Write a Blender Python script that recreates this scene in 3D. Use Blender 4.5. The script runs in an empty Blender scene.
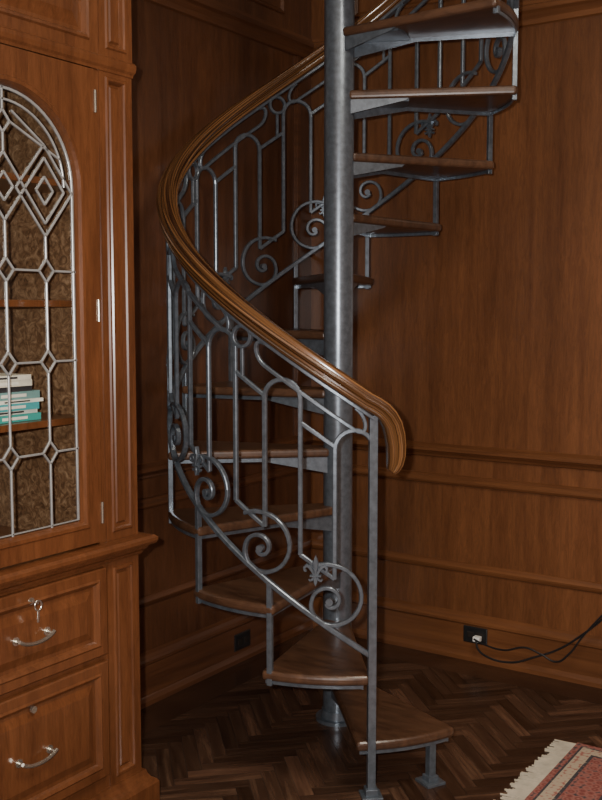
import bpy, math, random
from mathutils import Vector, Matrix
random.seed(7)
S = bpy.context.scene
R2D = math.degrees; D2R = math.radians

# ------------------------------------------------------------------ materials
def nt(name):
    m = bpy.data.materials.new(name); m.use_nodes = True
    t = m.node_tree; b = t.nodes['Principled BSDF']
    return m, t, b
def ramp(t, fac, stops):
    r = t.nodes.new('ShaderNodeValToRGB')
    els = r.color_ramp.elements
    while len(els) < len(stops): els.new(0.5)
    for e, (p, c) in zip(els, stops):
        e.position = p; e.color = (*c, 1)
    t.links.new(fac, r.inputs[0]); return r.outputs[0]
def mapping(t, coord, scale, rot=(0,0,0)):
    tc = t.nodes.new('ShaderNodeTexCoord'); mp = t.nodes.new('ShaderNodeMapping')
    mp.inputs['Scale'].default_value = scale; mp.inputs['Rotation'].default_value = rot
    t.links.new(tc.outputs[coord], mp.inputs[0]); return mp.outputs[0]
def noise(t, vec, scale=1, detail=5, rough=.6, dist=0.0):
    n = t.nodes.new('ShaderNodeTexNoise'); t.links.new(vec, n.inputs['Vector'])
    n.inputs['Scale'].default_value = scale; n.inputs['Detail'].default_value = detail
    n.inputs['Roughness'].default_value = rough; n.inputs['Distortion'].default_value = dist
    return n.outputs[0]
def mulcol(t, a, b, f=1.0):
    m = t.nodes.new('ShaderNodeMixRGB'); m.blend_type = 'MULTIPLY'; m.inputs[0].default_value = f
    t.links.new(a, m.inputs[1]); t.links.new(b, m.inputs[2]); return m.outputs[0]
def wood(name, c1, c2, scale, rough=.35, coord='Object', blotch=.35, bs=1.6, coat=.2, lo=.3, hi=.72, fig=None):
    m, t, b = nt(name)
    v = mapping(t, coord, scale)
    n = noise(t, v, 1, 7, .62, .6)
    col = ramp(t, n, [(lo, c1), ((lo+hi)/2, tuple((x+y)/2 for x, y in zip(c1, c2))), (hi, c2)])
    v2 = mapping(t, 'Object', (bs, bs, bs*.5))
    n2 = noise(t, v2, 1, 3, .5, .3)
    k = 1-blotch
    bl = ramp(t, n2, [(.3, (k, k, k)), (.7, (1.12, 1.1, 1.06))])
    col = mulcol(t, col, bl)
    if fig:
        v3 = mapping(t, 'Object', fig); n3 = noise(t, v3, 1, 6, .75, 1.2)
        col = mulcol(t, col, ramp(t, n3, [(.35, (.76,.75,.74)), (.62, (1.13,1.12,1.11))]))
    t.links.new(col, b.inputs['Base Color'])
    b.inputs['Roughness'].default_value = rough
    b.inputs['Coat Weight'].default_value = coat; b.inputs['Coat Roughness'].default_value = .2
    bp = t.nodes.new('ShaderNodeBump'); bp.inputs['Strength'].default_value = .08; bp.inputs['Distance'].default_value = .002
    t.links.new(n, bp.inputs['Height']); t.links.new(bp.outputs[0], b.inputs['Normal'])
    return m
def plain(name, c, rough=.5, metal=0.0, var=0.15, sc=20):
    m, t, b = nt(name)
    v = mapping(t, 'Object', (sc, sc, sc)); n = noise(t, v, 1, 4)
    col = ramp(t, n, [(.3, tuple(x*(1-var) for x in c)), (.7, tuple(x*(1+var) for x in c))])
    t.links.new(col, b.inputs['Base Color'])
    b.inputs['Roughness'].default_value = rough; b.inputs['Metallic'].default_value = metal
    return m

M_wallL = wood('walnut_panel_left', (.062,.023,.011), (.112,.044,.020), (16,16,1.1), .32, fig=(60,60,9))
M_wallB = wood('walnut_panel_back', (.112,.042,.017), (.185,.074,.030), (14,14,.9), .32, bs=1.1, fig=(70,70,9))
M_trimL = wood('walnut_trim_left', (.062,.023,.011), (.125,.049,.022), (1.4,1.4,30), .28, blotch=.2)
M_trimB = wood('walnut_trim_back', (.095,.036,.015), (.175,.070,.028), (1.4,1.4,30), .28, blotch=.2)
M_cab = wood('cherry_cabinet', (.088,.030,.0115), (.155,.056,.021), (22,22,1.8), .28, blotch=.22, fig=(90,90,12))
M_cabD = wood('cherry_cabinet_dark', (.08,.027,.010), (.13,.046,.018), (22,22,1.8), .35, blotch=.2)
M_tread = wood('tread_oak', (.042,.020,.012), (.112,.056,.031), (9,40,20), .32)
M_rail = wood('handrail_oak', (.022,.008,.004), (.235,.108,.040), (1.0,34,1), .18, coord='UV', blotch=.2, coat=.7, lo=.40, hi=.63)
M_steel = plain('brushed_blue_steel', (.145,.170,.200), .30, .62, .25, 45)
M_lead = plain('lead_came', (.38,.385,.38), .33, .5)
M_nickel = plain('nickel', (.55,.52,.45), .25, .9)
M_black = plain('black_plastic', (.012,.012,.013), .4)
M_white = plain('white_plastic', (.75,.74,.7), .4)
M_plaster = plain('plaster', (.55,.50,.42), .8, 0, .05, 4)
# burl
M_burl, t, b = nt('burl_veneer')
v = mapping(t, 'Object', (30,30,30)); n = noise(t, v, 1, 6, .7, 1.8)
t.links.new(ramp(t, n, [(.32, (.05,.024,.013)), (.5, (.17,.092,.048)), (.68, (.38,.24,.14))]), b.inputs['Base Color'])
b.inputs['Roughness'].default_value = .35
# glass
M_glass = bpy.data.materials.new('clear_glass'); M_glass.use_nodes = True
t = M_glass.node_tree; t.nodes.clear()
o = t.nodes.new('ShaderNodeOutputMaterial'); tr = t.nodes.new('ShaderNodeBsdfTransparent'); gl = t.nodes.new('ShaderNodeBsdfGlossy')
gl.inputs['Roughness'].default_value = .05; tr.inputs[0].default_value = (.94,.95,.93,1)
mx = t.nodes.new('ShaderNodeMixShader'); mx.inputs[0].default_value = .06
t.links.new(tr.outputs[0], mx.inputs[1]); t.links.new(gl.outputs[0], mx.inputs[2]); t.links.new(mx.outputs[0], o.inputs[0])
# floor planks
M_plank, t, b = nt('herringbone_plank')
v = mapping(t, 'UV', (3, 34, 1)); n = noise(t, v, 1, 7, .65, .4)
g = t.nodes.new('ShaderNodeNewGeometry')
c = ramp(t, n, [(.3, (.024,.012,.008)), (.55,(.060,.031,.019)), (.75, (.125,.070,.043))])
r = ramp(t, g.outputs['Random Per Island'], [(0, (.50,.48,.46)), (.5, (.92,.92,.92)), (.85, (1.35,1.33,1.3)), (1, (1.9,1.85,1.8))])
t.links.new(mulcol(t, c, r), b.inputs['Base Color']); b.inputs['Roughness'].default_value = .24
M_border = wood('floor_border', (.028,.013,.008), (.060,.029,.017), (3,3,3), .25)
M_dark = plain('dark_gap', (.01,.005,.003), .8)

# ------------------------------------------------------------------ mesh builder
class MB:
    def __init__(s): s.v=[]; s.f=[]; s.mi=[]; s.uv={}
    def box(s, x0,x1,y0,y1,z0,z1, mi=0):
        k=len(s.v)
        x0,x1=sorted((x0,x1)); y0,y1=sorted((y0,y1)); z0,z1=sorted((z0,z1))
        s.v += [(x0,y0,z0),(x1,y0,z0),(x1,y1,z0),(x0,y1,z0),(x0,y0,z1),(x1,y0,z1),(x1,y1,z1),(x0,y1,z1)]
        for q in [(0,3,2,1),(4,5,6,7),(0,1,5,4),(1,2,6,5),(2,3,7,6),(3,0,4,7)]:
            s.f.append(tuple(k+i for i in q)); s.mi.append(mi)
    def face(s, pts, mi=0, uv=None):
        k=len(s.v); s.v += [tuple(p) for p in pts]; s.f.append(tuple(range(k,k+len(pts)))); s.mi.append(mi)
        if uv: s.uv[len(s.f)-1]=uv
    def prism(s, pts, z0, z1, mi=0, M=None):
        k=len(s.v); n=len(pts)
        vs=[Vector((x,y,z0)) for x,y in pts]+[Vector((x,y,z1)) for x,y in pts]
        if M: vs=[M@p for p in vs]
        s.v += [tuple(p) for p in vs]
        s.f.append(tuple(k+i for i in range(n))[::-1]); s.mi.append(mi)
        s.f.append(tuple(k+n+i for i in range(n))); s.mi.append(mi)
        for i in range(n):
            j=(i+1)%n; s.f.append((k+i,k+j,k+n+j,k+n+i)); s.mi.append(mi)
    def cyl(s, cx,cy,z0,z1,r0,r1=None,n=32,mi=0, M=None):
        r1 = r0 if r1 is None else r1
        k=len(s.v)
        vs=[Vector((cx+r0*math.cos(2*math.pi*i/n),cy+r0*math.sin(2*math.pi*i/n),z0)) for i in range(n)]
        vs+=[Vector((cx+r1*math.cos(2*math.pi*i/n),cy+r1*math.sin(2*math.pi*i/n),z1)) for i in range(n)]
        if M: vs=[M@p for p in vs]
        s.v += [tuple(p) for p in vs]
        s.f.append(tuple(k+i for i in range(n))[::-1]); s.mi.append(mi)
        s.f.append(tuple(k+n+i for i in range(n))); s.mi.append(mi)
        for i in range(n):
            j=(i+1)%n; s.f.append((k+i,k+j,k+n+j,k+n+i)); s.mi.append(mi)
    def rings(s, fn, u0,u1,v0,v1, rings, mi=0, fill=True, mifill=None):
        k=len(s.v)
        for (ins,d) in rings:
            s.v += [tuple(fn(u0+ins,v0+ins,d)),tuple(fn(u1-ins,v0+ins,d)),tuple(fn(u1-ins,v1-ins,d)),tuple(fn(u0+ins,v1-ins,d))]
        for r in range(len(rings)-1):
            a=k+4*r; bb=a+4
            for i in range(4):
                j=(i+1)%4; s.f.append((a+i,a+j,bb+j,bb+i)); s.mi.append(mi)
        if fill:
            a=k+4*(len(rings)-1); s.f.append((a,a+1,a+2,a+3)); s.mi.append(mi if mifill is None else mifill)
    def sweep(s, pts, nrm, prof, mi=0, close=False, cap=True, scale=None, scale2=None):
        k=len(s.v); n=len(pts); m=len(prof); L=0
        pts=[Vector(p) for p in pts]; us=[]
        for i in range(n):
            if close: T=pts[(i+1)%n]-pts[i-1]
            else: T=pts[min(i+1,n-1)]-pts[max(i-1,0)]
            T.normalize(); N=Vector(nrm[i]); N=(N-T*N.dot(T)).normalized(); B=T.cross(N)
            sc = scale[i] if scale else 1
            s2 = scale2[i] if scale2 else 1
            if i: L+=(pts[i]-pts[i-1]).length
            us.append(L)
            for (a,b_) in prof:
                s.v.append(tuple(pts[i]+N*a*s2+B*b_*sc))
        rng = n if close else n-1
        for i in range(rng):
            i2=(i+1)%n
            for j in range(m):
                j2=(j+1)%m
                s.f.append((k+i*m+j,k+i*m+j2,k+i2*m+j2,k+i2*m+j)); s.mi.append(mi)
                s.uv[len(s.f)-1]=[(us[i],j/m),(us[i],(j+1)/m),(us[i2],(j+1)/m),(us[i2],j/m)]
        if cap and not close:
            s.f.append(tuple(k+j for j in range(m))[::-1]); s.mi.append(mi)
            s.f.append(tuple(k+(n-1)*m+j for j in range(m))); s.mi.append(mi)
    def obj(s, name, mats, parent=None, bevel=0, smooth=False, seg=2):
        me=bpy.data.meshes.new(name); me.from_pydata(s.v,[],s.f)
        if not isinstance(mats,(list,tuple)): mats=[mats]
        for m in mats: me.materials.append(m)
        me.polygons.foreach_set('material_index', s.mi)
        if s.uv:
            uvl=me.uv_layers.new(name='UVMap')
            for fi,uv in s.uv.items():
                p=me.polygons[fi]
                for li,c in zip(p.loop_indices,uv): uvl.data[li].uv=c
        me.validate(); me.update()
        import bmesh
        bm=bmesh.new(); bm.from_mesh(me); bmesh.ops.recalc_face_normals(bm, faces=bm.faces[:]); bm.to_mesh(me); bm.free()
        o=bpy.data.objects.new(name,me); S.collection.objects.link(o)
        if parent: o.parent=parent
        if bevel:
            md=o.modifiers.new('bevel','BEVEL'); md.width=bevel; md.segments=seg; md.limit_method='ANGLE'; md.angle_limit=D2R(35)
        if smooth:
            for p in me.polygons: p.use_smooth=True
            try:
                me.set_sharp_from_angle(angle=D2R(40))
            except Exception: pass
        return o
def empty(name, loc=(0,0,0)):
    e=bpy.data.objects.new(name,None); S.collection.objects.link(e); e.empty_display_size=.2; return e
def sq(w,t):
    c=min(w,t)*.18
    return [(-t/2,-w/2+c),(-t/2+c,-w/2),(t/2-c,-w/2),(t/2,-w/2+c),(t/2,w/2-c),(t/2-c,w/2),(-t/2+c,w/2),(-t/2,w/2-c)]
def rnd(r,n=8): return [(r*math.cos(2*math.pi*i/n),r*math.sin(2*math.pi*i/n)) for i in range(n)]

# ------------------------------------------------------------------ room shell (corner at origin; room x>0, y<0)
RX, RY, HC = 4.6, 5.6, 3.4
def shell(name, args, mat):
    m=MB(); m.box(*args); return m.obj(name, mat)
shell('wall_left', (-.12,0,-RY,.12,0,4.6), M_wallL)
shell('wall_back', (0,RX+.12,0,.12,0,4.6), M_wallB)
shell('wall_right', (RX,RX+.12,-RY,0,0,HC+.12), M_wallB)
shell('wall_front', (-.12,RX+.12,-RY-.12,-RY,0,HC+.12), M_wallB)
m=MB(); m.box(1.6,RX,-RY,0,HC,HC+.12); m.box(0,1.6,-RY,-1.8,HC,HC+.12); m.obj('ceiling', M_plaster)

# floor with herringbone
m=MB(); m.box(-.12,RX+.12,-RY-.12,.12,-.1,-.002,0)
w,nn=.050,6
c45=math.cos(D2R(45)); org=(1.0,-1.0)
def hb(x,y):
    return (org[0]+(x*c45-y*c45)*w, org[1]+(x*c45+y*c45)*w)
g=.014
for k in range(-105,105):
    for mm in range(-14,15):
        ox=2*nn*mm
        for (x0,x1,y0,y1,h) in ((k+ox,k+ox+nn,k,k+1,1),(k+ox,k+ox+1,k+1,k+1+nn,0)):
            cx,cy=hb((x0+x1)/2,(y0+y1)/2)
            if cx<.0 or cx>RX or cy>0 or cy<-RY: continue
            P=[hb(x0+g,y0+g),hb(x1-g,y0+g),hb(x1-g,y1-g),hb(x0+g,y1-g)]
            o1,o2=random.random()*9,random.random()*9
            q=[(0,0),(nn*w,0),(nn*w,w),(0,w)] if h else [(0,0),(0,w),(nn*w,w),(nn*w,0)]
            m.face([(max(-.05,min(RX+.05,a)),max(-RY-.05,min(.05,b_)),0) for a,b_ in P],1,[(a+o1,b_+o2) for a,b_ in q])
for (x0,x1,y0,y1) in ((0,.20,-RY,0),(.20,RX,-.20,0)):
    m.box(x0,x1,y0,y1,-.001,.0015,2)
m.obj('floor',[M_dark,M_plank,M_border])

# trims
def fL(u,v,d): return (d,-u,v)
def fB(u,v,d): return (u,-d,v)
def extr(mb, fn, u0,u1, prof, mi=0):
    k=len(mb.v); n=len(prof)
    for u in (u0,u1):
        for (d,z) in prof: mb.v.append(tuple(fn(u,z,d)))
    for i in range(n):
        j=(i+1)%n; mb.f.append((k+i,k+j,k+n+j,k+n+i)); mb.mi.append(mi)
    mb.f.append(tuple(k+i for i in range(n))); mb.mi.append(mi)
    mb.f.append(tuple(k+n+i for i in range(n))[::-1]); mb.mi.append(mi)
BASE=[(0,0),(.034,0),(.034,.02),(.026,.035),(.022,.04),(.022,.165),(.028,.172),(.028,.182),(.02,.19),(.012,.205),(.0,.215)]
MID=[(0,.40),(.008,.405),(.014,.418),(.016,.426),(.010,.436),(.006,.444),(0,.448)]
LOW=[(0,.80),(.012,.805),(.018,.815),(.018,.825),(.010,.835),(.010,.845),(0,.85)]
CH=[(0,.925),(.010,.93),(.014,.94),(.026,.952),(.034,.958),(.034,.972),(.028,.978),(.010,.985),(0,.99)]
TOP=[(0,2.80),(.012,2.805),(.016,2.825),(.030,2.845),(.042,2.855),(.042,2.875),(.02,2.885),(.02,2.90),(0,2.905)]
FR=[(0,0),(0,.008),(.004,.012),(.010,.012),(.016,.007),(.022,.002),(.022,0)]
runs={'left':(fL,[(0,1.885),(2.90,RY)]),'back':(fB,[(0.0,RX)])}
ti=1
for side,(fn,rs) in runs.items():
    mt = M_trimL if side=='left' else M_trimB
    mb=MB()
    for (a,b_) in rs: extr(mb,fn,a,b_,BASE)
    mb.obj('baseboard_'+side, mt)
    for prof in (MID,LOW,CH,TOP):
        mb=MB()
        for (a,b_) in rs: extr(mb,fn,a,b_,prof)
        mb.obj('trim_%d'%ti, mt); ti+=1
    mb=MB()
    off=.085 if side=='back' else 0
    for (a,b_,d) in ((.10,.115,.006),(.115,.140,.016),(.140,.150,.008)):
        p=fn(a+off,.99,0); q=fn(b_+off,2.80,d)
        mb.box(p[0],q[0],p[1],q[1],.99,2.80)
    if side=='left':
        mb.rings(fn,.24,1.80,2.97,3.33,FR,0,False)
    else:
        mb.rings(fn,.24,2.30,2.97,3.33,FR,0,False); mb.rings(fn,2.46,4.5,2.97,3.33,FR,0,False)
    mb.obj('trim_%d'%ti, mt); ti+=1

# ------------------------------------------------------------------ spiral staircase
PX,PY=.732,-.922
STEP=28.5; RISE=.222
NT=15
stair=empty('spiral_staircase')
def A(a): return D2R(a+34)
def P(a,z,r=.64): return (PX+r*math.cos(A(a)),PY+r*math.sin(A(a)),z)
def Nn(a): return (math.cos(A(a)),math.sin(A(a)),0)
m=MB(); m.cyl(PX,PY,0,4.3,.056,n=64); m.obj('centre_pole',M_steel,stair,smooth=True)
m=MB(); m.cyl(PX,PY,0,.014,.084,n=48); m.cyl(PX,PY,.014,.045,.064,.060,n=48)
m.obj('pole_base',M_steel,stair,smooth=True)
def wedge(a0,a1,ri,ro,exp,n=14):
    pts=[]
    pts.append((ri*math.cos(A(a0+exp)),ri*math.sin(A(a0+exp))))
    for i in range(n+1):
        a=a0+(a1-a0)*i/n; pts.append((ro*math.cos(A(a)),ro*math.sin(A(a))))
    pts.append((ri*math.cos(A(a1-exp)),ri*math.sin(A(a1-exp))))
    pts.append((ri*.9*math.cos(A((a0+a1)/2)),ri*.9*math.sin(A((a0+a1)/2))))
    return [(PX+x,PY+y) for x,y in pts]
ms=MB()
for n in range(1,NT+1):
    zt=.19+RISE*(n-1); a0=-55.5-STEP*(n-1)+1.5; a1=a0-STEP-4
    m=MB(); m.prism(wedge(a0,a1,.055,.650,44),zt-.034,zt)
    m.obj('tread_%d'%n,M_tread,stair,bevel=.012,seg=3)
    for (ae,inn,full) in ((a0-2.2,30,True),(a1+1.2,-30,False)):
        p0=Vector(P(ae+inn,0,.054)); p1=Vector(P(ae,0,.640)); d=(p1-p0).normalized(); nrm=Vector((-d.y,d.x,0))*.003
        L=(p1-p0).length
        if full: prof=[(0,-.095),(0,-.034),(L,-.034),(L,-.048),(L*.40,-.048),(L*.34,-.055)]
        else: prof=[(0,-.085),(0,-.034),(L*.36,-.034),(L*.34,-.042)]
        k=len(ms.v); q=len(prof)
        for sg in (-1,1):
            for (s_,z_) in prof: ms.v.append(tuple(p0+d*s_+nrm*sg+Vector((0,0,zt+z_))))
        ms.f.append(tuple(range(k,k+q))); ms.mi.append(0); ms.f.append(tuple(range(k+q,k+2*q))[::-1]); ms.mi.append(0)
        for i in range(q):
            j=(i+1)%q; ms.f.append((k+i,k+j,k+q+j,k+q+i)); ms.mi.append(0)
    pts=[P(a0-2+(a1-a0+3)*i/10,zt-.040,.638) for i in range(11)]; nr=[Nn(a0-2+(a1-a0+3)*i/10) for i in range(11)]
    ms.sweep(pts,nr,sq(.012,.006))
    ms.prism(wedge(a0-2,a1+1,.054,.26,34),zt-.042,zt-.0345)
ms.obj('tread_brackets',M_steel,stair)

zr=lambda a: 1.312+.00765*(-84-a)
zb=lambda a: .49+.0077*(-84-a)
AEND=-84-STEP*13
iron=MB()
def cyl_sweep(path, w=.015, t=.015, scale=None, r=.64, scale2=None):
    iron.sweep([P(a,z,r) for a,z in path],[Nn(a) for a,z in path],sq(w,t),scale=scale,scale2=scale2)
def line(a0,z0,a1,z1,n=8,**k):
    cyl_sweep([(a0+(a1-a0)*i/n,z0+(z1-z0)*i/n) for i in range(n+1)],**k)
def helix(fz,a0,a1,step=2.,**k):
    n=max(2,int(abs(a1-a0)/step)); cyl_sweep([(a0+(a1-a0)*i/n,fz(a0+(a1-a0)*i/n)) for i in range(n+1)],**k)
helix(lambda a: zr(a)-.040,-82,AEND,w=.012,t=.034)
helix(zb,-82,AEND,w=.018,t=.020)
m=MB()
def vbar(mb,a,z0,z1,w,r=.64):
    x,y,_=P(a,0,r); M=Matrix.Translation((x,y,0))@Matrix.Rotation(A(a),4,'Z')
    mb.prism([(-w/2,-w/2),(w/2,-w/2),(w/2,w/2),(-w/2,w/2)],z0,z1,0,M)
vbar(m,-82,0,zr(-82)-.030,.027); vbar(m,-82,0,.008,.07); vbar(m,-82,.008,.03,.042)
m.obj('newel_post',M_steel,stair,bevel=.002)
m=MB()
vbar(m,-61,0,.16,.026,.615); vbar(m,-61,0,.010,.075,.615); vbar(m,-61,.010,.028,.04,.615)
for k in range(2,NT-1):
    a=-84-STEP*(k-1); zt=.19+RISE*(k-1)
    vbar(m,a,zt-.050,zb(a),.018,.640)
m.obj('tread_link_bars',M_steel,stair,bevel=.0015)
PER=21.; k=0
def dega(s): return R2D(s/.64)
while -93-PER*k > AEND:
    aR=-82-PER*k; aL=-93-PER*k; ac=(aR+aL)/2; h=(aR-aL)/2
    zs=zr(ac)-.118-.062
    path=[(aR,zb(aR)+.175)] if k else [(aR-1,zs)]
    path+=[(ac+h*math.cos(D2R(th)),zs+.060*math.sin(D2R(th))) for th in range(0,181,15)]
    path+=[(aL,zb(aL)+.175)]
    if not k: path=path[1:]
    cyl_sweep(path)
    aN=aR-PER
    if aN>AEND:
        helix(lambda a: zr(a)-.215,aL,aN,w=.014,t=.014); helix(lambda a: zb(a)+.175,aL,aN,w=.014,t=.014)
    a0=-94.5-PER*k; z0=zb(a0)+.088
    key=[(118,.128),(60,.118),(0,.103),(-60,.083),(-125,.072),(-180,.058),(-270,.044),(-360,.031),(-450,.018),(-520,.010)]
    path=[]
    for i in range(len(key)-1):
        (p0,r0),(p1,r1)=key[i],key[i+1]; nst=max(2,int((p0-p1)/11))
        for j in range(nst):
            f=j/nst; ph=D2R(p0+(p1-p0)*f); r=r0+(r1-r0)*f
            path.append((a0+dega(r*math.cos(ph)),z0+r*math.sin(ph)))
    cyl_sweep(path,w=.013,t=.018)
    x=P(a0,z0); M=Matrix.Translation(x)@Matrix.Rotation(A(a0),4,'Z')@Matrix.Rotation(math.pi/2,4,'Y')
    iron.cyl(0,0,-.011,.011,.012,n=14,M=M)
    if k%2==0:
        af=-98.4-PER*k; zf=zb(af)+.160
        def fp(pts,ws,t=.016,r=.648):
            path=[(af+dega(s_),zf+z_) for s_,z_ in pts]; cyl_sweep(path,w=.02,t=t,scale=ws,r=r)
        fp([(0,.052),(0,.040),(0,.026),(0,.012),(0,-.002),(0,-.012)],[.08,.55,1.0,.85,.45,.35])
        fp([(0,-.018),(0,-.028),(0,-.038),(0,-.048)],[.4,.75,.6,.1])
        for sg in (-1,1):
            fp([(sg*.004,-.014),(sg*.010,.000),(sg*.019,.014),(sg*.029,.018),(sg*.036,.011),(sg*.035,.001),(sg*.029,-.001)],[.4,.5,.6,.6,.5,.4,.25],t=.013)
            fp([(sg*.004,-.018),(sg*.011,-.028),(sg*.018,-.031),(sg*.022,-.026)],[.35,.45,.4,.25],t=.012)
        fp([(-.018,-.015),(.018,-.015)],[.4,.4],t=.02)
        s0=-84-PER*k; s1=s0-33
        if s1>AEND:
            zc=lambda a: zr(a)-.082
            path=[]
            for th in range(90,-91,-18):
                a=s0-3.2+2.9*math.cos(D2R(th)); path.append((a,zc(s0-3.2)+(a-(s0-3.2))*-.0075+.036*math.sin(D2R(th))))
            n=14
            for i in range(1,n): 
                a=s0-3.2+(s1+6.4-s0)*i/n; path.append((a,zc(a)-.036))
            for th in range(270,89,-18):
                a=s1+3.2+2.9*math.cos(D2R(th)); path.append((a,zc(s1+3.2)+(a-(s1+3.2))*-.0075+.036*math.sin(D2R(th))))
            cyl_sweep(path,w=.012,t=.016)
            ar=s0-37.5
            if ar>AEND:
                path=[(ar+dega(.034*math.cos(D2R(th))),zr(ar)-.082+.034*math.sin(D2R(th))) for th in range(0,360,15)]
                iron.sweep([P(a,z) for a,z in path],[Nn(a) for a,z in path],sq(.012,.018),close=True)
                line(ar,zr(ar)-.115,ar,zr(ar)-.21,2,w=.012,t=.012)
    k+=1
iron.obj('scrolled_railing',M_steel,stair)
# handrail
path=[(-76.6,1.083),(-76.0,1.092),(-75.4,1.110),(-75.1,1.136),(-75.1,1.168),(-75.5,1.203),(-76.3,1.236),(-77.6,1.262),(-79.3,1.283),(-81.5,1.300)]
s1=[.45,.65,.80,.90,.95,1,1,1,1,1]
a=-84
while a>AEND: path.append((a,zr(a)+.003)); a-=2; s1.append(1)
prof=[(-.022,-.030),(.022,-.030),(.030,-.025),(.032,-.019),(.030,-.015),(.018,-.012),(.018,-.007),(.029,-.004),(.037,.002),(.039,.008),(.036,.014),(.024,.016),(.024,.020),(.022,.027),(.010,.032),(-.010,.032),(-.022,.027),(-.024,.020),(-.024,.016),(-.036,.014),(-.039,.008),(-.037,.002),(-.029,-.004),(-.018,-.007),(-.018,-.012),(-.030,-.015),(-.032,-.019),(-.030,-.025)]
m=MB(); m.sweep([P(a,z) for a,z in path],[Nn(a) for a,z in path],prof,scale=s1,scale2=[.6,.75,.9]+[1]*(len(path)-3)); m.obj('handrail',M_rail,stair,smooth=True)

# ------------------------------------------------------------------ bookcase cabinet
cab=empty('glass_door_bookcase')
Y0=-1.893; CW=.962; XF=.60
def fC(u,v,d): return (XF+d,Y0-u,v)
m=MB()
def cb(u0,u1,x0,x1,z0,z1,mi=0,mb=None): (mb or m).box(x0,x1,Y0-u0,Y0-u1,z0,z1,mi)
cb(0,.02,.01,XF-.02,0,2.9); cb(CW-.02,CW,.01,XF-.02,0,2.9)
cb(.02,CW-.02,.01,.03,.9,2.34,1)
cb(0,CW,.01,XF-.0205,2.34,2.9); cb(.02,CW-.02,.01,XF-.03,.12,.86)
cb(.13,.15,.03,XF-.02,.9,2.34,1); cb(CW-.15,CW-.13,.03,XF-.02,.9,2.34,1)
m.obj('carcass',[M_cabD,M_burl],cab)
m=MB()
for z in (1.285,1.63,1.975): cb(.15,CW-.15,.03,XF-.06,z-.02,z,0)
m.obj('shelves',M_cab,cab,bevel=.002)
m=MB()
R1=[(0,-.02),(0,0),(.024,0),(.028,.005),(.034,.005),(.038,.0),(.042,-.010),(.046,-.010),(.052,-.004)]
for (u0,u1) in ((0,.136),(CW-.136,CW)):
    m.rings(fC,u0,u1,.905,2.305,R1)
    m.rings(fC,u0,u1,2.335,2.74,[(i,d+.004) for i,d in R1])
    m.rings(fC,u0,u1,.135,.845,R1)
m.rings(fC,.136,CW-.136,2.335,2.74,[(0,-.02),(0,0),(.035,0),(.040,.006),(.048,.004),(.056,-.010),(.066,-.010),(.10,.002)])
m.rings(fC,.136,CW-.136,.135,.845,[(0,-.02),(0,-.004)])
m.box(XF-.02,XF-.003,Y0-.136,Y0-.162,.905,2.335); m.box(XF-.02,XF-.003,Y0-CW+.136,Y0-CW+.162,.905,2.335)
for (z0,z1) in ((.565,.832),(.185,.545)):
    m.rings(fC,.152,CW-.152,z0,z1,[(0,-.004),(0,.012),(.004,.016),(.030,.016),(.036,.020),(.044,.014),(.050,.006),(.060,.006),(.085,.014)])
m.obj('face_panels',M_cab,cab)
m=MB()
def wrap(prof):
    pts=[(d,z) for d,z in prof]
    k=len(m.v); n=len(pts)
    for corner in range(4):
        for d,z in pts:
            if corner==0: m.v.append((.01,Y0+d,z))
            if corner==1: m.v.append((XF+d,Y0+d,z))
            if corner==2: m.v.append((XF+d,Y0-CW-d,z))
            if corner==3: m.v.append((.01,Y0-CW-d,z))
    for c in range(3):
        for i in range(n):
            j=(i+1)%n; m.f.append((k+c*n+i,k+c*n+j,k+(c+1)*n+j,k+(c+1)*n+i)); m.mi.append(0)
wrap([(-.03,.842),(.008,.842),(.012,.852),(.020,.858),(.024,.868),(.040,.874),(.044,.882),(.044,.892),(.036,.900),(.012,.904),(-.03,.906)])
wrap([(-.03,2.295),(.003,2.295),(.004,2.303),(.009,2.310),(.011,2.322),(.011,2.332),(.006,2.338),(-.03,2.338)])
wrap([(-.03,2.74),(.01,2.74),(.014,2.76),(.03,2.79),(.055,2.82),(.075,2.85),(.08,2.87),(.08,2.9),(-.03,2.9)])
wrap([(-.03,0),(.040,0),(.040,.095),(.034,.105),(.022,.112),(.014,.125),(.010,.138),(-.03,.138)])
m.obj('cabinet_mouldings',M_cab,cab)
m=MB(); cb(.0,CW,.01,XF-.02,.86,.902,0); m.obj('cabinet_waist_board',M_cab,cab)
uc=.481; U0,U1,Z0d,Z1d=.164,CW-.164,.912,2.290; zb0,zs0,hh=.985,1.945,.246
def contour(off,outer=False):
    W=(U1-U0)/2; H=Z1d-zs0; ths=sorted(set([i*6. for i in range(31)]+[R2D(math.atan2(H,W)),180-R2D(math.atan2(H,W))]))
    pts=[]
    if outer: pts.append((uc+W,Z0d))
    else: pts.append((uc+hh+off,zb0-off))
    for th in ths:
        c_,s_=math.cos(D2R(th)),math.sin(D2R(th))
        if outer:
            tt=min(W/abs(c_) if abs(c_)>1e-6 else 1e9, H/s_ if s_>1e-6 else 1e9); pts.append((uc+tt*c_,zs0+tt*s_))
        else: pts.append((uc+(hh+off)*c_,zs0+(hh+off)*s_))
    pts.append((uc-W,Z0d) if outer else (uc-hh-off,zb0-off))
    return pts
m=MB()
layers=[(contour(0,True),-.018),(contour(0,True),.008),(contour(.024),.008),(contour(.020),.013),(contour(.010),.013),(contour(.004),.004),(contour(0),-.006),(contour(0),-.022)]
k0=len(m.v); n=len(layers[0][0])
for pts,d in layers: m.v += [fC(u,z,d) for u,z in pts]
for l in range(len(layers)-1):
    for i in range(n):
        j=(i+1)%n; m.f.append((k0+l*n+i,k0+l*n+j,k0+(l+1)*n+j,k0+(l+1)*n+i)); m.mi.append(0)
m.obj('cabinet_door_frame',M_cab,cab)
m=MB(); m.face([fC(u,z,-.012) for u,z in contour(.002)]); m.obj('glass_pane',M_glass,cab)
m=MB()
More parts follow.
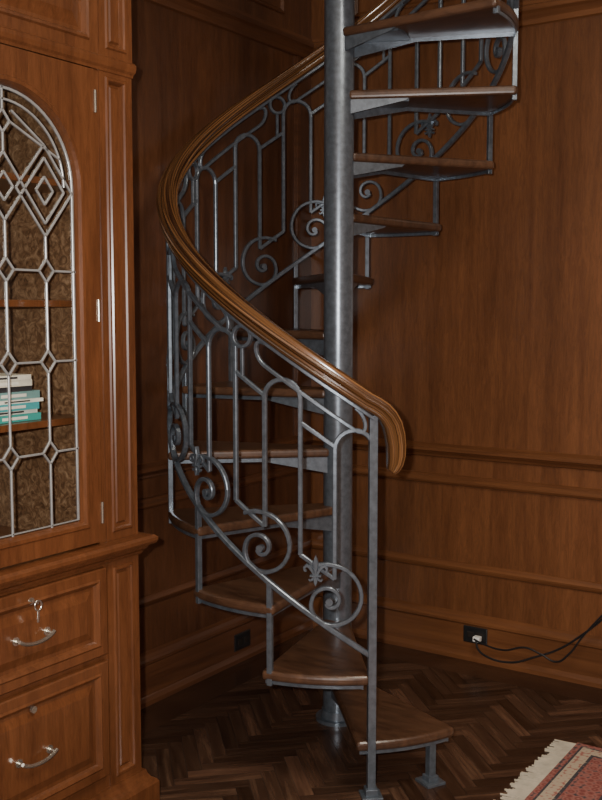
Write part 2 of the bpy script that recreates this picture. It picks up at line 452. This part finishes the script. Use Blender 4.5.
def came(pts,w=.0062,d=-.010,close=False):
    m.sweep([fC(u,z,d) for u,z in pts],[(1,0,0)]*len(pts),sq(w,.006),close=close)
def dia(u,z,a,b_): 
    for p,q in (((u+a,z),(u,z+b_)),((u,z+b_),(u-a,z)),((u-a,z),(u,z-b_)),((u,z-b_),(u+a,z))): came([p,q])
came(contour(-.005),w=.008,close=True)
came([(uc+(hh-.035)*math.cos(D2R(t_)),zs0+(hh-.035)*math.sin(D2R(t_))) for t_ in range(0,181,6)])
US=(.341,.481,.621); ZS=(1.20,1.457,1.71)
a_,b2=.026,.032
for u in US:
    prev=.985
    for z in ZS:
        came([(u,prev),(u,z-b2)]); dia(u,z,a_,b2); prev=z+b2
    came([(u,prev),(u,1.84 if u==uc else 1.805)])
for z in ZS:
    xs=[uc-hh]+[x for u in US for x in (u-a_,u+a_)]+[uc+hh]
    for i in range(0,len(xs),2): came([(xs[i],z),(xs[i+1],z)])
for u in (.341,.621):
    dia(u,1.93,.070,.09); dia(u,1.93,.030,.038); dia(u,1.93,.1,.125)
dia(uc,1.93,.070,.09); dia(uc,1.93,.03,.038)
dia(uc,2.10,.024,.03); came([(uc,2.02),(uc,2.07)]); came([(uc,2.13),(uc,2.19)])
came([(uc-.14,2.055),(uc-.03,2.13)]); came([(uc+.14,2.055),(uc+.03,2.13)])
came([(uc-.024,2.10),(uc-.2,2.02)]); came([(uc+.024,2.10),(uc+.2,2.02)])
m.obj('leaded_glass_cames',M_lead,cab)
m=MB()
for z in (1.0,1.60,2.20): m.cyl(XF+.010,Y0-.162,z-.032,z+.032,.0045,n=12)
for (zh,zl) in ((.69,.80),(.345,.49)):
    uh=.445
    for s_ in (-.055,.055):
        M=Matrix.Translation(fC(uh+s_,zh+.01,.010))@Matrix.Rotation(math.pi/2,4,'Y')
        m.cyl(0,0,0,.006,.012,n=16,M=M); m.cyl(0,0,.006,.030,.005,n=10,M=M)
    pts=[];
    for i in range(17):
        f=i/16*2-1; pts.append(fC(uh+.062*f,zh+.008-.012*math.cos(f*math.pi/2)+.006*(abs(f)**6),.038))
    m.sweep(pts,[(1,0,0)]*17,rnd(.0055,8))
    M=Matrix.Translation(fC(uh,zl,.010))@Matrix.Rotation(math.pi/2,4,'Y'); m.cyl(0,0,0,.008,.010,n=16,M=M)
m.box(XF+.02,XF+.045,Y0-.444,Y0-.447,.796,.804); 
pts=[(XF+.045,Y0-.4455+.012*math.cos(t_*.524),.792+.014*math.sin(t_*.524)) for t_ in range(12)]
m.sweep(pts,[(1,0,0)]*12,sq(.005,.003),close=True)
m.sweep([(XF+.045,Y0-.4455,.78),(XF+.044,Y0-.447,.745)],[(1,0,0)]*2,sq(.006,.003))
m.obj('cabinet_hardware',M_nickel,cab,smooth=True)

# books
cols=[(.04,.30,.27),(.75,.72,.64),(.06,.33,.36),(.75,.72,.64),(.16,.30,.30),(.03,.03,.035),(.65,.60,.50),(.70,.66,.56)]
m=MB(); z=1.286; mats=[plain('book_cover_%d'%i,c,.5) for i,c in enumerate(cols)]; mats.append(plain('book_pages',(.75,.7,.58),.8))
ths=[.020,.012,.020,.010,.022,.016,.018,.014]
for i,c in enumerate(cols):
    th=ths[i]; u0=.285+random.uniform(0,.022)+(.03 if i>4 else 0); u1=u0+.26+random.uniform(-.02,.02); x1=.50+random.uniform(-.01,.01); x0=x1-.16
    cb(u0,u1,x0,x1,z,z+.003,i,m); cb(u0,u1,x0,x1,z+th-.003,z+th,i,m); cb(u0,u1,x1-.004,x1,z+.003,z+th-.003,i,m)
    cb(u0+.004,u1-.004,x0+.004,x1-.004,z+.003,z+th-.003,len(cols),m)
    lu=u0+.05; cb(lu,lu+.09,x1,x1+.0008,z+th*.3,z+th*.7,(i+1)%2 if i%2==0 else 5,m)
    z+=th
m.obj('book_stack',mats)

# ------------------------------------------------------------------ outlets and cable
def outlet(name,fn,u,z,d0):
    e=empty(name)
    mb=MB(); mb.rings(fn,u-.058,u+.058,z-.038,z+.038,[(0,d0),(0,d0+.004),(.004,d0+.006)],0); mb.obj('plate',M_black,e)
    mb=MB()
    for s_ in (-.022,.022): mb.rings(fn,u+s_-.016,u+s_+.016,z-.014,z+.014,[(0,d0+.006),(0,d0+.008),(.003,d0+.009)],0)
    mb.obj('sockets',M_dark,e); return e
outlet('wall_outlet',fL,.607,.095,.022)
e=outlet('wall_outlet',fB,.915,.124,.022)
m=MB(); m.box(.917,.950,-.031,-.062,.104,.128); m.obj('plug',M_white,e,bevel=.004)
def cable(name,pts,r,par=None):
    cu=bpy.data.curves.new(name,'CURVE'); cu.dimensions='3D'; cu.bevel_depth=r; cu.bevel_resolution=3
    sp=cu.splines.new('BEZIER'); sp.bezier_points.add(len(pts)-1)
    for bp_,p in zip(sp.bezier_points,pts): bp_.co=p; bp_.handle_left_type=bp_.handle_right_type='AUTO'
    o=bpy.data.objects.new(name,cu); S.collection.objects.link(o); cu.materials.append(M_black)
    if par: o.parent=par
    return o
pc=empty('power_cord')
cable('cord_1',[(.935,-.062,.114),(.955,-.085,.085),(1.0,-.10,.065),(1.12,-.10,.060),(1.22,-.09,.10),(1.32,-.08,.15),(1.42,-.08,.23),(1.56,-.08,.37)],.0045,pc)
cable('cord_2',[(.925,-.062,.118),(.97,-.075,.11),(1.08,-.09,.105),(1.18,-.09,.135),(1.25,-.09,.12),(1.32,-.09,.10),(1.37,-.09,.14),(1.43,-.09,.23),(1.56,-.09,.40)],.004,pc)

# ------------------------------------------------------------------ rug
def rugmat(name,stops,sc):
    mm,t,b=nt(name); v=mapping(t,'Object',(sc,sc,sc)); vo=t.nodes.new('ShaderNodeTexVoronoi'); t.links.new(v,vo.inputs['Vector']); vo.inputs['Scale'].default_value=1
    vo.inputs['Randomness'].default_value=.35
    t.links.new(ramp(t,vo.outputs['Distance'],stops),b.inputs['Base Color'])
    b.inputs['Roughness'].default_value=.95; return mm
red=(.16,.035,.028); cream=(.40,.32,.23); navy=(.04,.035,.04); rose=(.30,.11,.085)
mats=[rugmat('rug_cream',[(0,red),(.2,rose),(.32,cream),(.6,cream),(.75,rose)],40),
      rugmat('rug_red',[(0,cream),(.16,rose),(.3,red),(.55,rose),(.75,navy)],34),
      rugmat('rug_navy',[(0,cream),(.25,rose),(.4,navy),(.7,navy),(.9,cream)],50),
      plain('rug_fringe',(.50,.44,.34),.95)]
m=MB()
x0,x1,y0,y1=1.60,3.6,-2.4,-.640
fR=lambda u,v,d:(u,v,d)
bands=[(0,.022,1),(.022,.03,2),(.03,.075,0),(.075,.087,2),(.087,.20,1),(.20,.212,2),(.212,.26,0),(.26,.34,1)]
zt=.014
m.rings(fR,x0,x1,y0,y1,[(0,.001),(0,zt)],1,False)
for (i0,i1,mi) in bands: m.rings(fR,x0,x1,y0,y1,[(i0,zt),(i1,zt)],mi,False)
m.face([(x0+.34,y0+.34,zt),(x1-.34,y0+.34,zt),(x1-.34,y1-.34,zt),(x0+.34,y1-.34,zt)],1)
y=y0
while y<y1:
    for (xa,sg) in ((x0,-1),(x1,1)):
        L=random.uniform(.06,.09); dy=random.uniform(-.008,.008)
        m.sweep([(xa,y,.008),(xa+sg*L*.5,y+dy*.4,.005),(xa+sg*L,y+dy,.003)],[(0,0,1)]*3,[(-.0025,-.002),(.0025,-.002),(.0025,.002),(-.0025,.002)],3)
    y+=.0065
m.obj('persian_rug',mats)

# ------------------------------------------------------------------ camera & light
cam=bpy.data.cameras.new('camera'); co=bpy.data.objects.new('camera',cam); S.collection.objects.link(co)
co.location=(2.75,-4.168,1.6); co.rotation_euler=(D2R(90-5.1),0,D2R(34)); cam.lens=45.1; cam.sensor_width=36; cam.clip_start=.02
S.camera=co
def light(name,typ,loc,energy,color,size=.1,rot=(0,0,0)):
    l=bpy.data.lights.new(name,typ); l.energy=energy; l.color=color
    if typ=='AREA': l.size=size
    else: l.shadow_soft_size=size
    o=bpy.data.objects.new(name,l); S.collection.objects.link(o); o.location=loc; o.rotation_euler=rot; return o
light('camera_flash','POINT',(2.684,-4.213,1.65),340,(1,.975,.94),.018)
light('overhead_fill','AREA',(2.6,-2.2,3.35),60,(1,.90,.75),.9)  # added area light for soft ambient fill from above, no fixture modelled
light('upper_point_light','POINT',(1.6,-1.4,4.2),30,(1,.87,.68),.2)  # unseen warm point light above the ceiling opening, no fixture modelled
wd=bpy.data.worlds.new('world'); S.world=wd; wd.use_nodes=True
wd.node_tree.nodes['Background'].inputs[0].default_value=(.5,.45,.4,1); wd.node_tree.nodes['Background'].inputs[1].default_value=.15
